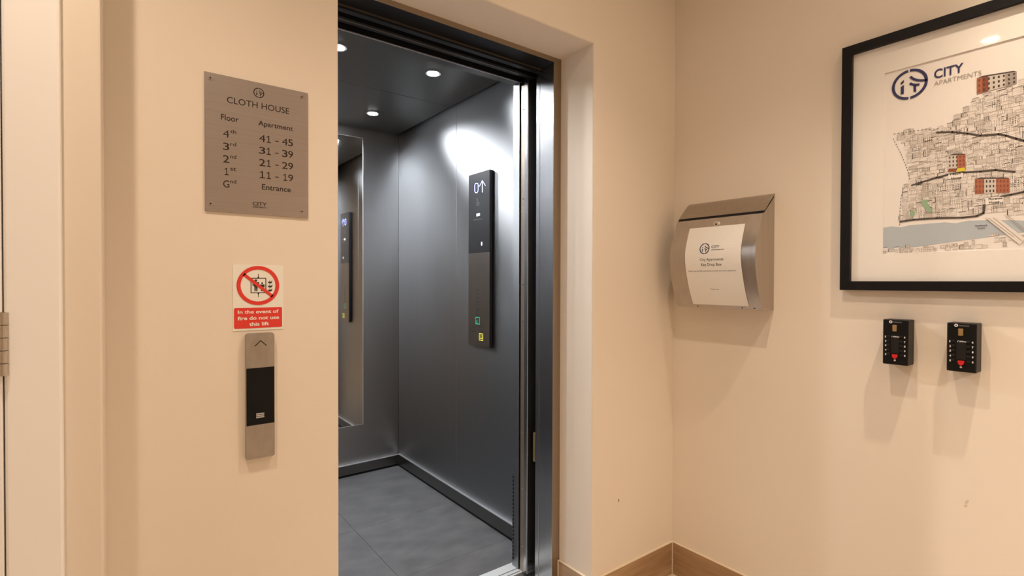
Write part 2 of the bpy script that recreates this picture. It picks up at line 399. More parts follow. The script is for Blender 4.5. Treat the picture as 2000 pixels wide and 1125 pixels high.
# ceiling panels with shadow gap
for a, c in ((YF1+.02, 1.1845), (1.1875, WB-.022)):
    cp = MB().box(WXL+.022, WX-.022, a, c, CZ, CZ+.02, .0008).build('ceiling_panel', 'ceiling_steel', car)
    for lx in (-.712, -1.160):
        ly = .829 if a < 1 else 1.5615
        mb = MB().cyl((lx, ly, CZ-.001), (0, 0, 1), .036, .003, 32, r2=.036)
        mb.build('lamp_trim', 'lamp_ring', cp)
        MB().cyl((lx, ly, CZ-.0032), (0, 0, 1), .027, .0012, 32).build('lamp_lens', 'lamp_cool', cp)
        spot('lamp', (lx, ly, CZ-.010), CAR_W, COOL, car, 2.88, .45, .03)
MB().box(WXL-.02, WX+.02, YF0, WB+.02, 2.33, 2.35).build('roof', 'black_gap', car)
MB().box(WXL, WX, YF1, YF1+.02, CZ+.012, 2.33).build('ceiling_edge', 'black_gap', car)
# front returns, header, door, sill
XC = -.520; XCL = XJL - .010
for (a, c, s) in ((XC, WX+.02, 1), (WXL-.02, XCL, -1)):
    fc = MB().box(a, c, YF0, YF1, 0, 2.33, .0008).build('front_return', 'steel', car)
    e = XC if s > 0 else XCL
    if s > 0:
        vt = MB()
        for k in range(22):
            z = .03+k*.017
            vt.box(e-.0006, e+.002, YF1-.012, YF1-.004, z, z+.011)
        vt.build('vent_slot', 'black_gap', fc)['kind'] = 'stuff'
    bs = MB().box(e+.004*s, e+.03*s, .372, .404, 0, 2.09, .001).build('door_edge_profile', 'brown_strip', car)
    if s > 0:
        for yy in (212, 388, 556, 628, 845, 956, 1068):
            q = pa(1017, yy, .388); MB().cyl((e+.0035, .388, q.z), (1, 0, 0), .0022, .002, 12).build('screw', 'black_gap' if yy < 800 else 'screw', bs)
    MB().box(e+.02*s, e+.022*s, .345, .42, 0, 2.3).build('leak_blocker', 'black_gap', car)  # added black sheet, stops light leaks so the door gap stays dark
MB().box(XJ+.0005, XJ+.42, .341, .365, .012, 2.10, .003).build('car_door', 'steel_frame', car)
MB().box(XJL-.42, XJL-.0005, .341, .365, .012, 2.10, .003).build('car_door', 'steel_frame', car)
MB().box(WXL, WX, YF0, YF1, 2.108, 2.33, .0006).build('front_header', 'header_dark', car)
MB().box(WXL, WX, YF0-.0015, YF0+.003, 2.106, 2.1095).build('header_edge', 'steel_edge', car)
MB().box(WXL, WX, YF0+.003, YF1, 2.1065, 2.108).build('header_soffit', 'ceiling_steel', car)
MB().box(WXL-.1, WX+.1, .335, .372, 2.112, 2.30).build('door_header', 'header_dark', car)
MB().box(WXL-.1, WX+.1, .344, .352, 2.1095, 2.112).build('door_track', 'header_bar', car)
sl = MB().box(WXL, WX, .385, .4717, -.05, 0).build('car_sill', 'sill_alu', car)
for yy in (.395, .418): MB().box(XCL, XC, yy, yy+.004, -.001, .0004).build('sill_groove', 'seam', sl)
# floor: vinyl tiles
cf = MB().box(WXL, WX, .4717, WB, -.05, -.002).build('floor_base', 'seam', car)
xt = [WXL+.002, -.9605, WX-.002]; yt = [.472, .655, 1.18, 1.705, WB-.002]
for i in range(2):
    for j in range(4):
        MB().box(xt[i]+.0007, xt[i+1]-.0007, yt[j]+.0005, yt[j+1]-.0005, -.002, 0).build('floor_tile', 'car_vinyl', cf)
# car operating panel
XP = WX-.020; fP = onB(XP-.0004)
u0, u1 = -pb(915, 500, XP).y, -pb(956, 500, XP).y
z0 = pb(935, 676, XP).z; z1 = pb(935, 337, XP).z; zm = pb(936, 494, XP).z
cop = MB().box(XP+.001, WX, -u1, -u0, z0, z1, .003).build('control_panel', 'cop_side', car); cop['label'] = 'tall control panel with black display and steel button strip'
MB().box(XP, XP+.002, -u1+.001, -u0-.001, zm, z1, .0008).build('display_glass', 'cop_black', cop)
MB().box(XP, XP+.002, -u1+.001, -u0-.001, z0, zm, .0006).build('button_strip', 'cop_steel', cop)
def zc1(x, y): p = pb(905+x/10.23, 325+y/10.23, XP-.0004); return (-p.y, p.z)
def zc2(x, y): p = pb(905+x/8.03, 550+y/8.03, XP-.0004); return (-p.y, p.z)
def stroke(mb, pts, wd, fn, mat=0):
    for (a, bb), (c, d) in zip(pts[:-1], pts[1:]):
        L = math.hypot(c-a, d-bb) or 1; nx, ny = -(d-bb)/L*wd/2, (c-a)/L*wd/2; ex, ey = (c-a)/L*wd*.3, (d-bb)/L*wd*.3
        mb.face([fn(a+nx-ex, bb+ny-ey), fn(c+nx+ex, d+ny+ey), fn(c-nx+ex, d-ny+ey), fn(a-nx-ex, bb-ny-ey)], mat)
gb = MB()
ring = [zc1(*p) for p in ((232, 350), (258, 335), (290, 345), (295, 380), (293, 490), (275, 525), (240, 525), (228, 495), (228, 380), (232, 350))]
stroke(gb, ring, .0034, fP)
stroke(gb, [zc1(378, 285), zc1(378, 515)], .0036, fP); stroke(gb, [zc1(378, 285), zc1(320, 400)], .0030, fP); stroke(gb, [zc1(390, 300), zc1(440, 385)], .0030, fP)
gb.build('floor_indicator', 'glow_blue', cop)
gm = MB()
stroke(gm, [zc1(275, 640), zc1(275, 690)], .004, fP); gm.build('panel_print', 'grey_mark', cop); gm = MB(); stroke(gm, [zc1(*p) for p in ((268, 725), (312, 715), (312, 765), (268, 775), (268, 725))], .0022, fP)
gm.build('panel_print', 'grey_mark', cop); gm = MB(); a, bb = zc1(205, 1090), zc1(380, 1060); put_text(gm, '630 kg 8 pers', a[0], a[1], bb[0]-a[0], .008, fP)
gm.build('panel_print', 'grey_mark', cop)
wl = MB(); wl.face([fP(*zc1(*p)) for p in ((262, 945), (330, 930), (330, 985), (262, 1000))])
wl.build('panel_mark', 'white_mark', cop); wl = MB(); c = zc1(365, 470+1075); wl.face([fP(c[0]+.011*math.cos(t)*.62, c[1]+.011*math.sin(t)) for t in [k*math.pi/10 for k in range(20)]])
wl.build('panel_mark', 'white_mark', cop)
for k, yc in enumerate((163, 285, 390, 495)):
    a, bb = zc2(197, yc+38), zc2(243, yc-38); q = MB()
    stroke(q, [(a[0], a[1]), (bb[0], a[1]), (bb[0], bb[1]), (a[0], bb[1]), (a[0], a[1])], .0022, fP)
    put_text(q, '4321'[k], a[0]+.008, a[1]+.004, .005, .012, fP); q.build('floor_button', 'etched', cop)
q = MB(); a, bb = zc2(194, 660), zc2(252, 565); stroke(q, [(a[0], a[1]), (bb[0], a[1]), (bb[0], bb[1]), (a[0], bb[1]), (a[0], a[1])], .0034, fP)
put_text(q, '0', a[0]+.007, a[1]+.004, .009, .014, fP); q.build('ground_button', 'glow_green', cop)
q = MB(); a, bb = zc2(248, 915), zc2(305, 822); stroke(q, [(a[0], a[1]), (bb[0], a[1]), (bb[0], bb[1]), (a[0], bb[1]), (a[0], a[1])], .0030, fP)
stroke(q, [(a[0]+.010, bb[1]-.005), (a[0]+.007, a[1]+.009), (bb[0]-.007, a[1]+.009), (bb[0]-.010, bb[1]-.005)], .002, fP); q.build('alarm_button', 'glow_yellow', cop)
for xx in (155, 275):
    q = MB(); a, bb = zc2(xx-27, 775), zc2(xx+27, 715); stroke(q, [(a[0], a[1]), (bb[0], a[1]), (bb[0], bb[1]), (a[0], bb[1]), (a[0], a[1])], .002, fP)
    cx = (a[0]+bb[0])/2; cz = (a[1]+bb[1])/2; stroke(q, [(cx, a[1]+.003), (cx, bb[1]-.003)], .0016, fP); q.build('door_button', 'etched', cop)

# ================================================================== signs on the front wall
# floor directory plate
px0, px1, pz0, pz1 = -1.7398, -1.5152, 1.4080, 1.7214
dp = thing('directory_sign', 'brushed steel directory sign listing floors and apartments beside the lift', 'sign', (-1.6275, -.004, pz0))
MB().box(px0, px1, -.0040, 0, pz0, pz1, .0008).build('plate', 'plate_steel', dp)
for x, z in ((-1.7284, 1.7085), (-1.5297, 1.7088), (-1.7289, 1.4250), (-1.5303, 1.4242)):
    sc = MB().cyl((x, -.0048, z), (0, 1, 0), .0046, .0018, 20).build('screw', 'plate_screw', dp)
    MB().box(x-.0006, x+.0006, -.0059, -.0057, z-.003, z+.003).box(x-.003, x+.003, -.0059, -.0057, z-.0006, z+.0006).build('screw_slot', 'engraved', sc)
fA = onA(-.0043)
q = MB(); put_logo(q, -1.6282, 1.6968, .0118, fA); q.build('logo', 'engraved', dp)
q = MB(); put_text(q, 'CLOTH HOUSE', -1.6955, 1.6598, .1355, .0145, fA, .004); q.build('lettering', 'engraved', dp)
def line(mb, s, x0, zc, wd, ht, bold=.010): put_text(mb, s, x0, zc-ht/2, wd, ht, fA, bold)
q = MB(); line(q, 'Floor', -1.7078, 1.6252, .0365, .0135, .012); q.build('lettering', 'engraved', dp); q = MB(); line(q, 'Apartment', -1.6298, 1.6240, .0782, .0160, .012); q.build('lettering', 'engraved', dp)
for s, sup, z in (('4', 'th', 1.5882), ('3', 'rd', 1.5592), ('2', 'nd', 1.5305), ('1', 'st', 1.5018), ('G', 'nd', 1.4732)):
    q = MB(); put_digit(q, s, -1.7038 if s != '1' else -1.7015, z-.0084, .0128 if s != '1' else .0095, .0168, fA); line(q, sup, -1.6892, z+.0072, .0125, .0086, .012); q.build('lettering', 'engraved', dp)
for s, z in (('41 - 45', 1.5905), ('31 - 39', 1.5618), ('21 - 29', 1.5328), ('11 - 19', 1.5040)):
    q = MB()
    for ch, (f0, f1) in zip(s.replace(' ', ''), ((0, .178), (.205, .345), (.46, .57), (.665, .835), (.85, 1.0))):
        if ch == '1' and f0 > .6: f0 += .03; f1 -= .01
        put_digit(q, ch, -1.6280+.0768*f0, z-.0084, .0768*(f1-f0), .0168, fA)
    q.build('lettering', 'engraved', dp)
q = MB(); line(q, 'Entrance', -1.6220, 1.4752, .0652, .0135, .012); q.build('lettering', 'engraved', dp)
q = MB(); line(q, 'CITY', -1.6424, 1.4335, .0308, .0088, .012); line(q, 'APARTMENTS', -1.6424, 1.4255, .0308, .0032, .02); q.build('lettering', 'engraved', dp)

# fire notice (traced on the wall plane)
def fz(x, y): p = pa(440+x/7.03, 500+y/7.03, -.001); return (p.x, p.z)
sx0, sx1, sz0, sz1 = -1.6843, -1.5738, 1.1325, 1.2878
fs = thing('fire_notice', 'red and white lift fire notice sticker above the call buttons', 'sign', ((sx0+sx1)/2, -.001, sz0))
MB().box(sx0, sx1, -.0012, 0, sz0, sz1, .0003).build('backing', 'sign_white', fs)
fB = onA(-.0015); fC = onA(-.0019); fD = onA(-.0017)
cx, cz = fz(453, 405); R = .0467
q = MB(); n = 48
for k in range(n):
    a, c = 2*math.pi*k/n, 2*math.pi*(k+1)/n
    q.face([fC(cx+r*math.cos(t), cz+r*math.sin(t)) for r, t in ((R, a), (R, c), (R*.815, c), (R*.815, a))])
ca = math.radians(-40); dx, dz = math.cos(ca), math.sin(ca)
stroke(q, [(cx-dx*R*.84, cz-dz*R*.84), (cx+dx*R*.84, cz+dz*R*.84)], R*.155, fC)
q.build('prohibition_ring', 'sign_red', fs)
q = MB()
bx = [(cx-.0158, cz-.0172), (cx+.0165, cz-.0172), (cx+.0165, cz+.0172), (cx-.0158, cz+.0172), (cx-.0158, cz-.0172)]
stroke(q, bx, .0019, fB)
for s in (1, -1):
    stroke(q, [(cx, cz+s*.0172), (cx, cz+s*.0270)], .0014, fB); q.face([fB(cx-.0022, cz+s*.0180), fB(cx+.0022, cz+s*.0180), fB(cx, cz+s*.0225)])
def person(x, zb, h):
    r = h*.10; q.face([fB(x+r*math.cos(t), zb+h-r+r*math.sin(t)) for t in [k*math.pi/8 for k in range(16)]])
    q.face([fB(x-h*.17, zb+h*.44), fB(x+h*.17, zb+h*.44), fB(x+h*.19, zb+h*.76), fB(x-h*.19, zb+h*.76)])
    for s in (-1, 1): q.face([fB(x+s*h*.02, zb), fB(x+s*h*.11, zb), fB(x+s*h*.13, zb+h*.47), fB(x+s*h*.0, zb+h*.47)])
    for s in (-1, 1): q.face([fB(x+s*h*.19, zb+h*.42), fB(x+s*h*.25, zb+h*.42), fB(x+s*h*.25, zb+h*.74), fB(x+s*h*.19, zb+h*.76)])
person(cx-.0052, cz-.0138, .0285); person(cx+.0085, cz-.0138, .0215)
for k, (zz, sc) in enumerate(((-.0150, .95), (-.0055, 1.05), (.0045, .95))):
    x = cx+.0255
    q.face([fB(x+a*.0088*sc, cz+zz+c*.0088) for a, c in ((-.60, .70), (-.42, .22), (-.05, .0), (.40, .10), (.62, .45), (.66, 1.0), (.44, .62), (.22, .50), (.06, .62), (-.04, 1.05), (-.14, .50), (-.34, .48))])
q.build('pictogram', 'sign_black', fs)
q = MB()
rx0, rz0 = fz(120, 1002); rx1, rz1 = fz(778, 700); rr = .003
pts = []
for (x, z, a0) in ((rx1-rr, rz1-rr, 0), (rx0+rr, rz1-rr, 90), (rx0+rr, rz0+rr, 180), (rx1-rr, rz0+rr, 270)):
    pts += [fD(x+rr*math.cos(math.radians(a0+k*22.5)), z+rr*math.sin(math.radians(a0+k*22.5))) for k in range(5)]
q.face(pts); q.build('red_panel', 'sign_red', fs)
q = MB(); hh = rz1-rz0; ww = rx1-rx0
put_text(q, 'In the event of', rx0+ww*.075, rz0+hh*.715, ww*.85, hh*.175, fC, .022)
put_text(q, 'fire do not use', rx0+ww*.07, rz0+hh*.405, ww*.865, hh*.185, fC, .022)
put_text(q, 'this lift', rx0+ww*.305, rz0+hh*.105, ww*.41, hh*.185, fC, .022)
q.build('lettering', 'sign_white', fs)

# call button station
cx0, cx1, cz0, cz1 = -1.6592, -1.5972, .8288, 1.1262; T = .013
cs = thing('call_panel', 'slim steel lift call panel with up arrow and black glass window', 'call panel', ((cx0+cx1)/2, -T, cz0))
bm = bmesh.new(); rr = .007; P = []
for (x, z, a0) in ((cx1-rr, cz1-rr, 0), (cx0+rr, cz1-rr, 90), (cx0+.003, cz0+.003, 180), (cx1-.003, cz0+.003, 270)):
    r2 = rr if a0 < 180 else .003
    P += [(x+r2*math.cos(math.radians(a0+k*18)), 0, z+r2*math.sin(math.radians(a0+k*18))) for k in range(6)]
mb = MB().prism([(a, -T, c) for a, bq, c in P], (0, T, 0)); mb.build('faceplate', 'call_steel', cs)
gz0 = pa(507, 829, -T).z; gz1 = pa(507, 718, -T).z
MB().box(cx0+.0005, cx1-.0005, -T-.0012, -T+.001, gz0, gz1, .0006).build('glass_window', 'black_glass', cs)
aw = pa(509, 669, -T); sp = .0125; fE = onA(-T-.0004)
bt = MB(); n = 28
bt.cyl((aw.x, -T, aw.z-.012), (0, 1, 0), .021, .0012, n); bt.build('up_button', 'call_steel', cs)
q = MB(); fG = onA(-T-.0012); stroke(q, [(aw.x-sp, aw.z-.0075), (aw.x, aw.z+.0045), (aw.x+sp, aw.z-.0075)], .0022, fG); q.build('arrow', 'engraved', cs)
q = MB(); lx, lz = -1.6292, pa(508, 811, -T).z; fG = onA(-T-.0016)
for k in (-1, 0, 1): put_text(q, 'MMMM' if k else 'ooooo', lx-.0085, lz+k*.0042-.0016, .017, .0032, fG, .02)
q.build('maker_mark', 'white_mark', cs)
MB().prism([(cx0+.006, -T-.0003, cz0+.004), (cx1-.004, -T-.0003, cz0+.006), (-1.6292+.006, -T-.0003, cz0+.016), (-1.6292-.012, -T-.0003, cz0+.013)], (0, .0002, 0)).build('key_mark', 'etched', cs) if False else None

# ================================================================== mailbox on the right wall
my0, my1 = -.0765, -.4273                                # left and right ends (Y)
prof = [(-.0842, 1.4949), (-.1029, 1.4509), (-.118, 1.4144), (-.1300, 1.3782), (-.1345, 1.3427), (-.1318, 1.3074), (-.1243, 1.272), (-.115, 1.2364), (-.0985, 1.1915), (-.0801, 1.1520)]
def dense(pr, n=4):
    out = []
    for i in range(len(pr)-1):
        p0 = pr[max(0, i-1)]; p1 = pr[i]; p2 = pr[i+1]; p3 = pr[min(len(pr)-1, i+2)]
        for k in range(n):
            t = k/n
            out.append(tuple(.5*(2*p1[j]+(p2[j]-p0[j])*t+(2*p0[j]-5*p1[j]+4*p2[j]-p3[j])*t*t+(3*p1[j]-p0[j]-3*p2[j]+p3[j])*t**3) for j in (0, 1)))
    return out+[pr[-1]]
dprof = dense(prof)
def mx_(z):
    for (xa, za), (xb, zb) in zip(dprof[:-1], dprof[1:]):
        if zb <= z <= za: return xa+(xb-xa)*(z-za)/(zb-za)
    return dprof[0][0] if z > dprof[0][1] else dprof[-1][0]
mbx = thing('mailbox', 'curved brushed steel mailbox with hinged lid mounted near the corner', 'mailbox', (0, (my0+my1)/2, 1.149))
body = MB(); n = len(dprof)
vv = [(x, my0, z) for x, z in dprof]+[(x, my1, z) for x, z in dprof]
body.mesh(vv, [[i, i+1, n+i+1, n+i] for i in range(n-1)], 0, True)
side_p = [(-.0005, 1.149)]+[(-.0005, 1.562)]+[(-.0735, 1.497)]+dprof
for yy in (my0, my1): body.face([(x, yy, z) for x, z in side_p])
body.face([(-.0005, my0, 1.149), (-.0005, my1, 1.149), (dprof[-1][0], my1, dprof[-1][1]), (dprof[-1][0], my0, dprof[-1][1])])
body.face([(-.0005, my0, 1.562), (-.0005, my1, 1.562), (-.0735, my1, 1.497), (-.0735, my0, 1.497)])
body.face([(-.0735, my0, 1.497), (-.0735, my1, 1.497), (dprof[0][0], my1, dprof[0][1]), (dprof[0][0], my0, dprof[0][1])])
FIXN = False
body.build('body', 'mail_steel', mbx); FIXN = True
MB().prism([(-.0846, my0-.003, 1.4942), (-.0846, my1+.003, 1.4930), (-.0752, my1+.003, 1.5050), (-.0752, my0-.003, 1.5050)], (.006, 0, .0)).build('letter_slot', 'black_gap', mbx)
lid = MB(); lp = [(-.0005, 1.5725), (-.012, 1.566), (-.040, 1.539), (-.0745, 1.5055), (-.0735, 1.5035), (-.039, 1.5365), (-.0005, 1.570)]
lid.prism([(x, my0+.001, z) for x, z in lp], (0, my1-my0-.002, 0)); lid.build('lid', 'mail_steel', mbx)
lk = pb(1400, 437, mx_(1.469)); xl = mx_(lk.z)
MB().cyl((xl-.002, lk.y, lk.z), (1, 0, .45), .0105, .009, 24).build('lock', 'screw', mbx)
MB().cyl((xl-.0072, lk.y, lk.z-.0022), (1, 0, .45), .0028, .002, 12).build('keyhole', 'black_gap', mbx)
for xx in (1363, 1449.5, 1473.5):
    p = pb(xx, 601 if xx < 1400 else 603, mx_(1.158)); MB().cyl((mx_(1.158), p.y, 1.1575), (1, 0, -.4), .003, .0015, 12).build('rivet', 'etched', mbx)

# notice taped to the mailbox
pc = [pb(1300+x/4.0167, 360+y/4.0167, X) for x, y, X in ((190, 350, -.100), (620, 308, -.100), (640, 955, -.087), (215, 942, -.087))]
pu0, pu1 = .1450, .3725; pzt, pzb = 1.4612, 1.1640
nt_ = thing('paper_notice', 'white paper key drop notice stuck on the curved mailbox front', 'notice', (-.12, -(pu0+pu1)/2, pzb))
def onP(off): return lambda u, z: (mx_(z)-off, -u, z)
q = MB(); N = 28; lean = .012
def pu(u, z): return u + lean*(pzt-z)/(pzt-pzb)*.8        # sheet sits slightly turned
for k in range(N):
    za, zb = pzt+(pzb-pzt)*k/N, pzt+(pzb-pzt)*(k+1)/N
    q.mesh([onP(.0016)(pu(pu0, za), za), onP(.0016)(pu(pu1, za), za), onP(.0016)(pu(pu1, zb), zb), onP(.0016)(pu(pu0, zb), zb)], [[0, 1, 2, 3]], 0, True)
FIXN = False
q.build('sheet', 'paper', nt_); FIXN = True
fN0 = onP(.0022)
fN = lambda u, z: fN0(pu(u, z), z)
def pn(x, y):
    X = -.12
    for _ in range(4):
        p = pb(1340+x/10.225, 460+y/10.225, X-.002); X = mx_(p.z)
    return (-p.y-lean*(pzt-p.z)/(pzt-pzb)*.8, p.z)
a = pn(368, 262); put = MB(); rr = abs(pn(467, 255)[0]-pn(270, 270)[0])/2
put_logo(put, a[0], a[1], rr, fN); put.build('logo', 'logo_blue', nt_)
q = MB()
def tl(s, p0, p1, ht, bold=.0, mat=0): put_text(q, s, p0[0], (p0[1]+p1[1])/2-ht/2, p1[0]-p0[0], ht, fN, bold, 1.0, mat)
tl('CITY', pn(505, 232), pn(665, 212), .0098, .02); tl('APARTMENTS', pn(500, 293), pn(750, 266), .0040, .02)
q.build('lettering', 'logo_blue', nt_)
q = MB(); tl('City Apartments', pn(275, 495), pn(742, 470), .0135, .0); q.build('lettering', 'ink', nt_)
q = MB(); tl('Key Drop Box', pn(300, 593), pn(708, 578), .0135, .0); q.build('lettering', 'ink', nt_)
q = MB(); tl('Please scan the QR code below to check out of your apartment', pn(55, 722), pn(1000, 694), .0052, .0); q.build('lettering', 'ink', nt_)
q = MB(); tl('Thank you', pn(480, 1077), pn(655, 1072), .0052, .0); q.build('lettering', 'ink', nt_)

# ================================================================== framed map
FX = -.025
fu0, fu1 = .6525, 1.7005; fz0, fz1 = 1.2262, 2.0085; fw = .0285
pf = thing('picture_frame', 'large black framed illustrated city map hanging on the right wall', 'picture', (FX/2, -(fu0+fu1)/2, fz0))
def rail(pts): MB().prism([(FX, -u, z) for u, z in pts], (.025, 0, 0)).build('frame_rail', 'frame_black', pf)
iu0, iu1, iz0, iz1 = fu0+fw, fu1-fw, fz0+fw, fz1-fw
rail([(fu0, fz1), (fu1, fz1), (iu1, iz1), (iu0, iz1)]); rail([(fu0, fz0), (fu1, fz0), (iu1, iz0), (iu0, iz0)])
rail([(fu0, fz0), (fu0, fz1), (iu0, iz1), (iu0, iz0)]); rail([(fu1, fz0), (fu1, fz1), (iu1, iz1), (iu1, iz0)])
MB().box(-.0160, -.0145, -iu1, -iu0, iz0, iz1).build('glass', 'pane_glass', pf)
wu0, wu1, wz0, wz1 = iu0+.0855, iu1-.0855, iz0+.0845, iz1-.0845
mt = MB()
for a, c, d, e in ((iu0, iu1, wz1, iz1), (iu0, iu1, iz0, wz0), (iu0, wu0, wz0, wz1), (wu1, iu1, wz0, wz1)): mt.box(-.0110, -.0080, -c, -a, d, e)
mt.build('mount_board', 'mat_board', pf)
MB().box(-.0080, -.0065, -iu1+.01, -iu0-.01, iz0+.01, iz1-.01).build('print_sheet', 'print_paper', pf)
PX = -.0083
def pp(x, y, d=0.0): p = pb(x, y, PX-d); return (-p.y, p.z)
def lay(d): return onB(PX-d)
EXT = wu1-.02
# river and south bank
q = MB(); riv = [pp(1724, 445), pp(1741, 442), pp(1760, 444), pp(1776, 440), pp(1800, 438), pp(1845, 434), pp(1866, 436), pp(1890, 431), pp(1930, 430), pp(1976, 430), pp(2000, 431)]
bot = pp(1724, 497)[1]; mid = .045
right_top = (EXT, riv[-1][1]+.012)
q.face([lay(0)(*p) for p in riv+[right_top, (EXT, bot+mid), (riv[-1][0], bot+mid), (riv[0][0], bot+.010)]]); q.build('river', 'river_blue', pf)
# coloured and line-drawn buildings
random.seed(4)
bd = MB(); mm = ['ink_pale', 'ink_light', 'ink_mid', 'ink_dark']
outline = [pp(*p) for p in ((1744, 262), (1780, 256), (1836, 252), (1842, 240), (1868, 222), (1893, 200), (1908, 188), (1910, 184), (1975, 172), (2000, 150))]
lft = [pp(*p) for p in ((1744, 262), (1760, 292), (1776, 335), (1778, 352), (1768, 365), (1762, 385), (1757, 418), (1757, 434))]
def interp(pts, t, k, o):
    if t <= pts[0][k]: return pts[0][o]
    for p, r in zip(pts[:-1], pts[1:]):
        if min(p[k], r[k]) <= t <= max(p[k], r[k]) and p[k] != r[k]: return p[o]+(r[o]-p[o])*(t-p[k])/(r[k]-p[k])
    return pts[-1][o]
lfs = sorted([(z, u) for u, z in lft])
ztop = max(z for u, z in outline)
def top_at(u): return interp(outline, u, 0, 1) if u < outline[-1][0] else outline[-1][1]+(.06*math.sin((u-outline[-1][0])*9)) - max(0, u-1.35)*.9
def left_at(z): return interp(lfs, z, 0, 1)
north = lambda u: interp(riv+[right_top], u, 0, 1)+.011
def building(u, z, s):
    wd = s*random.uniform(.5, 1.1); ht = s*random.uniform(.4, 1.0); sl = random.uniform(.05, .25)*wd; d = s*random.uniform(.10, .2); f = lay(.0003+random.random()*.0002); g = lay(.0006)
    m0 = 0 if random.random() < .75 else 1
    bd.face([f(u, z), f(u+wd, z+sl*.5), f(u+wd, z+ht+sl*.5), f(u, z+ht)], m0)
    k = random.random()
    if k < .34: bd.face([f(u, z), f(u-d*.55, z+d*.5), f(u-d*.55, z+ht+d*.3), f(u, z+ht)], 3 if k < .24 else 2)
    k = random.random()
    if k < .42: bd.face([f(u, z+ht), f(u+wd, z+ht+sl*.5), f(u+wd-d*.6, z+ht+sl*.5+d*.75), f(u-d*.4, z+ht+d*.6)], 3 if k < .27 else 2 if k < .33 else 1)
    nr = max(2, int(ht/.0042)); nc = max(2, int(wd/.0042)); st = random.random()
    if st < .45:
        for r in range(nr):
            for c in range(nc):
                a = u+wd*(c+.3)/nc; e = z+ht*(r+.25)/nr+sl*.5*(c+.3)/nc
                bd.face([g(a, e), g(a+wd/nc*.38, e), g(a+wd/nc*.38, e+ht/nr*.45), g(a, e+ht/nr*.45)], 1 if st < .12 else 2 if st < .38 else 3)
    elif st < .85:
        for r in range(nr):
            e = z+ht*(r+.4)/nr
            bd.face([g(u+.0008, e), g(u+wd-.0008, e+sl*.5), g(u+wd-.0008, e+sl*.5+.0007), g(u+.0008, e+.0007)], 2 if st < .65 else 1)
    bd.face([g(u, z+ht), g(u+wd, z+ht+sl*.5), g(u+wd, z+ht+sl*.5+.0006), g(u, z+ht+.0006)], 2)
    bd.face([g(u+wd, z+sl*.5), g(u+wd+.0006, z+sl*.5), g(u+wd+.0006, z+ht+sl*.5), g(u+wd, z+ht+sl*.5)], 2)
z = ztop+.05
while z > 1.40:
    u = wu0
    while u < EXT:
        s = .0195
        if u > left_at(z)-.004 and z > north(u) and z+.010 < top_at(u): building(u, z, s)
        u += random.uniform(.011, .020)
    z -= .0105
for lvl in (.024, .013, .004):
    u = riv[0][0]
    while u < EXT:
        rise = min(.03, max(0, (u-riv[0][0]-.10)*.16))
        if random.random() < (.45 if lvl > .02 else .75): building(u+.002, bot+lvl*.55+rise*lvl/.024+max(0, u-.8)*.01, .013)
        u += random.uniform(.010, .018)
u = riv[0][0]
bd.build('drawn_buildings', mm, pf)['kind'] = 'stuff'
def road(P, wd=.005):
    q = MB(); stroke(q, P, wd, lay(.0009)); q.build('drawn_road', 'ink_dark', pf)
def poly_road(pts, wd): road([pp(*p) for p in pts], wd)
poly_road([(1830, 259), (1860, 258), (1890, 261), (1915, 265), (1950, 262), (1965, 265), (1985, 271), (2000, 275)], .0052)
poly_road([(1781, 362), (1800, 356), (1830, 347), (1852, 341), (1880, 337), (1915, 335), (1945, 332), (1982, 336)], .0050)
poly_road([(1758, 433), (1785, 429), (1830, 426), (1880, 425), (1908, 422), (1921, 416), (1923, 400)], .0052)
poly_road([(1955, 384), (1975, 380), (2000, 375)], .0050)
e0 = pp(2000, 275); road([e0, (e0[0]+.1, e0[1]-.02), (e0[0]+.25, e0[1]-.01), (EXT, e0[1]-.05)])
e0 = pp(2000, 375); road([e0, (e0[0]+.1, e0[1]+.01), (e0[0]+.25, e0[1]-.01), (EXT, e0[1]-.0)])
q = MB(); f = lay(.0009)
for pl in ([(1744, 270), (1760, 300), (1772, 330), (1778, 352)], [(1766, 366), (1760, 385), (1758, 410), (1757, 442)], [(1744, 262), (1790, 255), (1836, 251)]):
    P = [pp(*p) for p in pl]
    for p, r in zip(P[:-1], P[1:]):
        L = math.hypot(r[0]-p[0], r[1]-p[1]); n = max(1, int(L/.0085))
        for k in range(n): stroke(q, [(p[0]+(r[0]-p[0])*(k+j)/n, p[1]+(r[1]-p[1])*(k+j)/n) for j in (.25, .65)], .0016, f)
q.build('dashed_boundary', 'ink_dark', pf)['kind'] = 'stuff'
def red_house(corners, nx, ny, split, name):
    q = MB(); a, b_, c, d = [pp(*p) for p in corners]             # bl, br, tr, tl
    def bi(s, t): return ((a[0]*(1-s)+b_[0]*s)*(1-t)+(d[0]*(1-s)+c[0]*s)*t, (a[1]*(1-s)+b_[1]*s)*(1-t)+(d[1]*(1-s)+c[1]*s)*t)
    f = lay(.0011); g = lay(.0014)
    for s0, s1, mi in split: q.face([f(*bi(s0, 0)), f(*bi(s1, 0)), f(*bi(s1, 1)), f(*bi(s0, 1))], mi)
    for i in range(nx):
        for j in range(ny):
            s, t = (i+.3)/nx, (j+.25)/ny
            mi = next(mi for s0, s1, mi in split if s0 <= s < s1)
            q.face([g(*bi(s, t)), g(*bi(s+.4/nx, t)), g(*bi(s+.4/nx, t+.5/ny)), g(*bi(s, t+.5/ny))], {0: 1, 1: 3, 2: 3, 4: 3}.get(mi, 3))
    s0 = [bi(0, 1), bi(1, 1), (bi(1, 1)[0]-.006, bi(1, 1)[1]+.004), (bi(0, 1)[0]+.012, bi(0, 1)[1]+.003)]
    q.face([f(*p) for p in s0], 3)
    q.build(name, ['brick_red', 'brick_dark', 'ink_light', 'ink_dark', 'ink_mid'], pf)
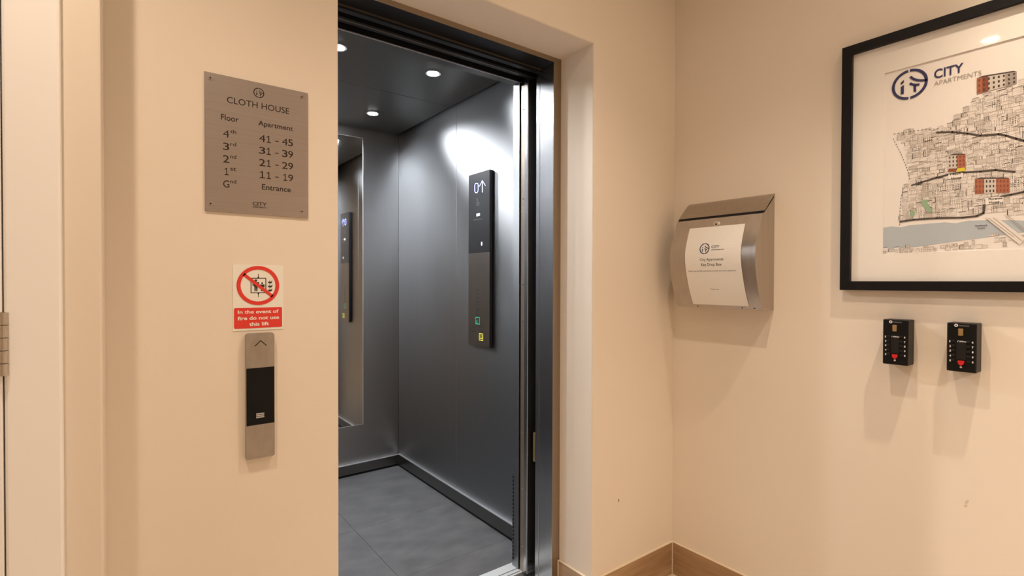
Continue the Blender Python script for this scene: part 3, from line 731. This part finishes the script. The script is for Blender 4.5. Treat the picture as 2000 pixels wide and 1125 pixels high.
red_house(((1908, 184), (1986, 163), (1986, 140), (1908, 153)), 8, 3, ((0, .14, 0), (.14, .3, 1), (.3, .72, 2), (.72, 1, 4)), 'drawn_house')
red_house(((1852, 336), (1886, 332), (1886, 302), (1852, 304)), 5, 4, ((0, .5, 2), (.5, 1, 0)), 'drawn_house')
red_house(((1904, 379), (1972, 376), (1972, 349), (1904, 350)), 10, 3, ((0, .28, 0), (.28, .62, 2), (.62, 1, 0)), 'drawn_house')
q = MB(); q.face([lay(.0016)(*pp(*p)) for p in ((1868, 336), (1886, 334), (1884, 327), (1870, 329))]); q.face([lay(.0016)(*pp(*p)) for p in ((1852, 336), (1868, 335), (1867, 329), (1853, 330))], 1)
q.build('drawn_shopfront', ['map_yellow', 'brick_dark'], pf)
q = MB(); random.seed(9)
for cx, cy, rx, ry in ((1782, 417, 5, 6), (1806, 396, 6, 6), (1811, 404, 6, 5), (1816, 411, 5, 4)):
    q.face([lay(.0012+.0001*random.random())(*pp(cx+rx*(1+.2*random.random())*math.cos(t), cy+ry*(1+.2*random.random())*math.sin(t))) for t in [k*math.pi/7 for k in range(14)]])
q.build('drawn_trees', 'tree_green', pf)
q = MB(); f = lay(.0012)
q.face([f(*pp(*p)) for p in ((1925, 426), (1948, 424), (2003, 466), (1992, 478))]); q.build('drawn_bridge', 'ink_pale', pf)
q = MB(); f = lay(.0015)
for l in ([(1925, 426), (1990, 477)], [(1931, 426), (1980, 463)], [(1962, 420), (2000, 452)], [(1966, 419), (2004, 450)], [(1940, 425), (1997, 471)]): stroke(q, [pp(*p) for p in l], .0010, f)
q.build('bridge_lines', 'ink_mid', pf)
q = MB(); f = lay(.0012)
for cs_ in (((1855, 348), (1880, 345), (1879, 339), (1854, 342)), ((1927, 398), (1958, 392), (1958, 386), (1926, 388))):
    P = [pp(*p) for p in cs_]; ex = .003; q = MB()
    q.face([f(P[0][0]-.002, P[0][1]-ex), f(P[1][0]+.002, P[1][1]-ex), f(P[2][0]+.002, P[2][1]+.002), f(P[3][0]-.002, P[3][1]+.002)])
    q.build('label_patch', 'print_paper', pf)
f = lay(.0015)
for s, x, y, x2 in (('Pepys', 1856, 342, 1877), ('House', 1858, 349, 1878), ('Florence', 1931, 389.5, 1958), ('House', 1932, 396, 1952), ('Southwark', 1905, 441, 1929), ('Bridge', 1910, 446, 1924)):
    q = MB(); a, e = pp(x, y), pp(x2, y-1); put_text(q, s, a[0], a[1]-.0025, e[0]-a[0], .0062 if x < 1900 or x > 1929 else .0042, f, .02)
    q.build('lettering', 'ink', pf)
q = MB(); f = lay(.0009); a = pp(1776, 164); put_logo(q, -pb(1776.5, 164, PX).y, 1.8432, .0445, f); q.build('logo', 'logo_blue', pf)
q = MB(); a, e = pp(1824, 156), pp(1882, 124)
put_text(q, 'CITY', pp(1824.5, 148)[0], 1.8405, pp(1882, 130)[0]-pp(1824.5, 148)[0], .0265, f, .018); q.build('lettering', 'logo_blue', pf)
q = MB(); put_text(q, 'APARTMENTS', pp(1824.5, 160)[0], 1.8205, pp(1917, 140)[0]-pp(1824.5, 160)[0], .0130, f, -.004); q.build('lettering', 'ink_mid', pf)

# ================================================================== key safes
KX = -.0545
ku0, ku1 = .9342, .9980; kz0, kz1 = 1.0055, 1.1400
ks = thing('key_safe', 'black push-button key safe farther from the mailbox, under the picture', 'key safe', (KX/2, -(ku0+ku1)/2, kz0), 'black wall-mounted key safes under the picture')
MB().box(KX+.002, -.0, -ku1, -ku0, kz0, kz1, .0025).build('body', 'safe_black', ks)
MB().box(KX, KX+.004, -ku1+.0015, -ku0-.0015, kz0+.0015, kz1-.0015, .001).build('cover', 'safe_face', ks)
fk = onB(KX-.0004)
def kk(x, y): p = pb(1840+x/9.79, 620+y/9.79, KX); return (-p.y, p.z)
for k in range(5):
    for s, xn, xb in (('12345'[k], 155, 215), ('67890'[k], 585, 505)):
        y = (455, 545, 635, 727, 820)[k] if xn < 300 else (478, 575, 668, 765, 860)[k]
        a = kk(xn, y); q = MB(); put_text(q, s, a[0]-.0018, a[1]-.0028, .0036 if s != '1' else .0022, .0056, fk, .03); q.build('number', 'white_mark', ks)
        a = kk(xb, y-10); bb_ = MB().box(KX-.0022, KX, -a[0]-.0042, -a[0]+.0042, a[1]-.0032, a[1]+.0032, .0008); bb_.build('push_button', 'safe_black', ks)
a = kk(372, 465); q = MB(); put_text(q, 'OPEN', a[0]-.0093, a[1]-.0026, .0186, .0052, fk, .02); q.build('lettering', 'white_mark', ks)
a = kk(358, 282); MB().box(KX-.0025, KX, -a[0]-.0056, -a[0]+.0056, a[1]-.0098, a[1]+.0098, .0015).build('latch', 'brass', ks)
a = kk(365, 640); MB().box(KX-.0012, KX, -a[0]-.0105, -a[0]+.0105, a[1]-.024, a[1]+.024, .0008).build('centre_panel', 'safe_black', ks)
a = kk(365, 868); MB().prism([(KX-.004, -a[0]-du, a[1]+dz) for du, dz in ((-.0068, .0060), (.0068, .0060), (.0072, .001), (.004, -.005), (0, -.0072), (-.004, -.005), (-.0072, .001))], (.004, 0, 0)).build('open_button', 'red_button', ks)
a = kk(362, 950); MB().cyl((KX-.0008, -a[0], a[1]), (1, 0, 0), .0027, .0016, 16).build('rivet', 'screw', ks)
a = kk(270, 150); q = MB(); n = 20
for k in range(n):
    t, u_ = 2*math.pi*k/n, 2*math.pi*(k+1)/n
    q.face([fk(a[0]+r*math.cos(v), a[1]+r*math.sin(v)) for r, v in ((.0042, t), (.0042, u_), (.0017, u_), (.0017, t))])
q.build('emblem', 'white_mark', ks)
a, e = kk(325, 158), kk(525, 165); q = MB(); n = 10; random.seed(2)
for k in range(n):
    u_ = a[0]+(e[0]-a[0])*k/n; h = .0030 if k not in (0, 3) else .0046; wd = (e[0]-a[0])/n*.66; z_ = (a[1]+e[1])/2-.0017
    q.face([fk(u_, z_), fk(u_+wd*.4, z_), fk(u_+wd*.4, z_+h), fk(u_, z_+h)]); q.face([fk(u_+wd*.7, z_), fk(u_+wd, z_), fk(u_+wd, z_+.0030), fk(u_+wd*.7, z_+.0030)]); q.face([fk(u_, z_+.0022), fk(u_+wd, z_+.0022), fk(u_+wd, z_+.0030), fk(u_, z_+.0030)])
q.build('brand_mark', 'grey_mark', ks)
k2 = copy_tree(ks); k2.location.y += .1521; k2['label'] = 'black push-button key safe nearer to the mailbox, under the picture'

# wear marks on the plaster
wr, wf = bpy.data.objects['wall_right'], bpy.data.objects['wall_front']
for pts in (((1884, 980), (1890, 976), (1893, 979), (1889, 984), (1885, 984)), ((1882, 987), (1888, 985), (1890, 989), (1884, 991))):
    MB().face([tuple(pb(x, y, -.0004)) for x, y in pts]).build('scuff_mark', 'scuff', wr)
MB().face([tuple(pa(x, y, -.0004)) for x, y in ((1207.5, 975), (1209.5, 975), (1209, 981), (1207.8, 980))]).build('scuff_mark', 'speck', wf)
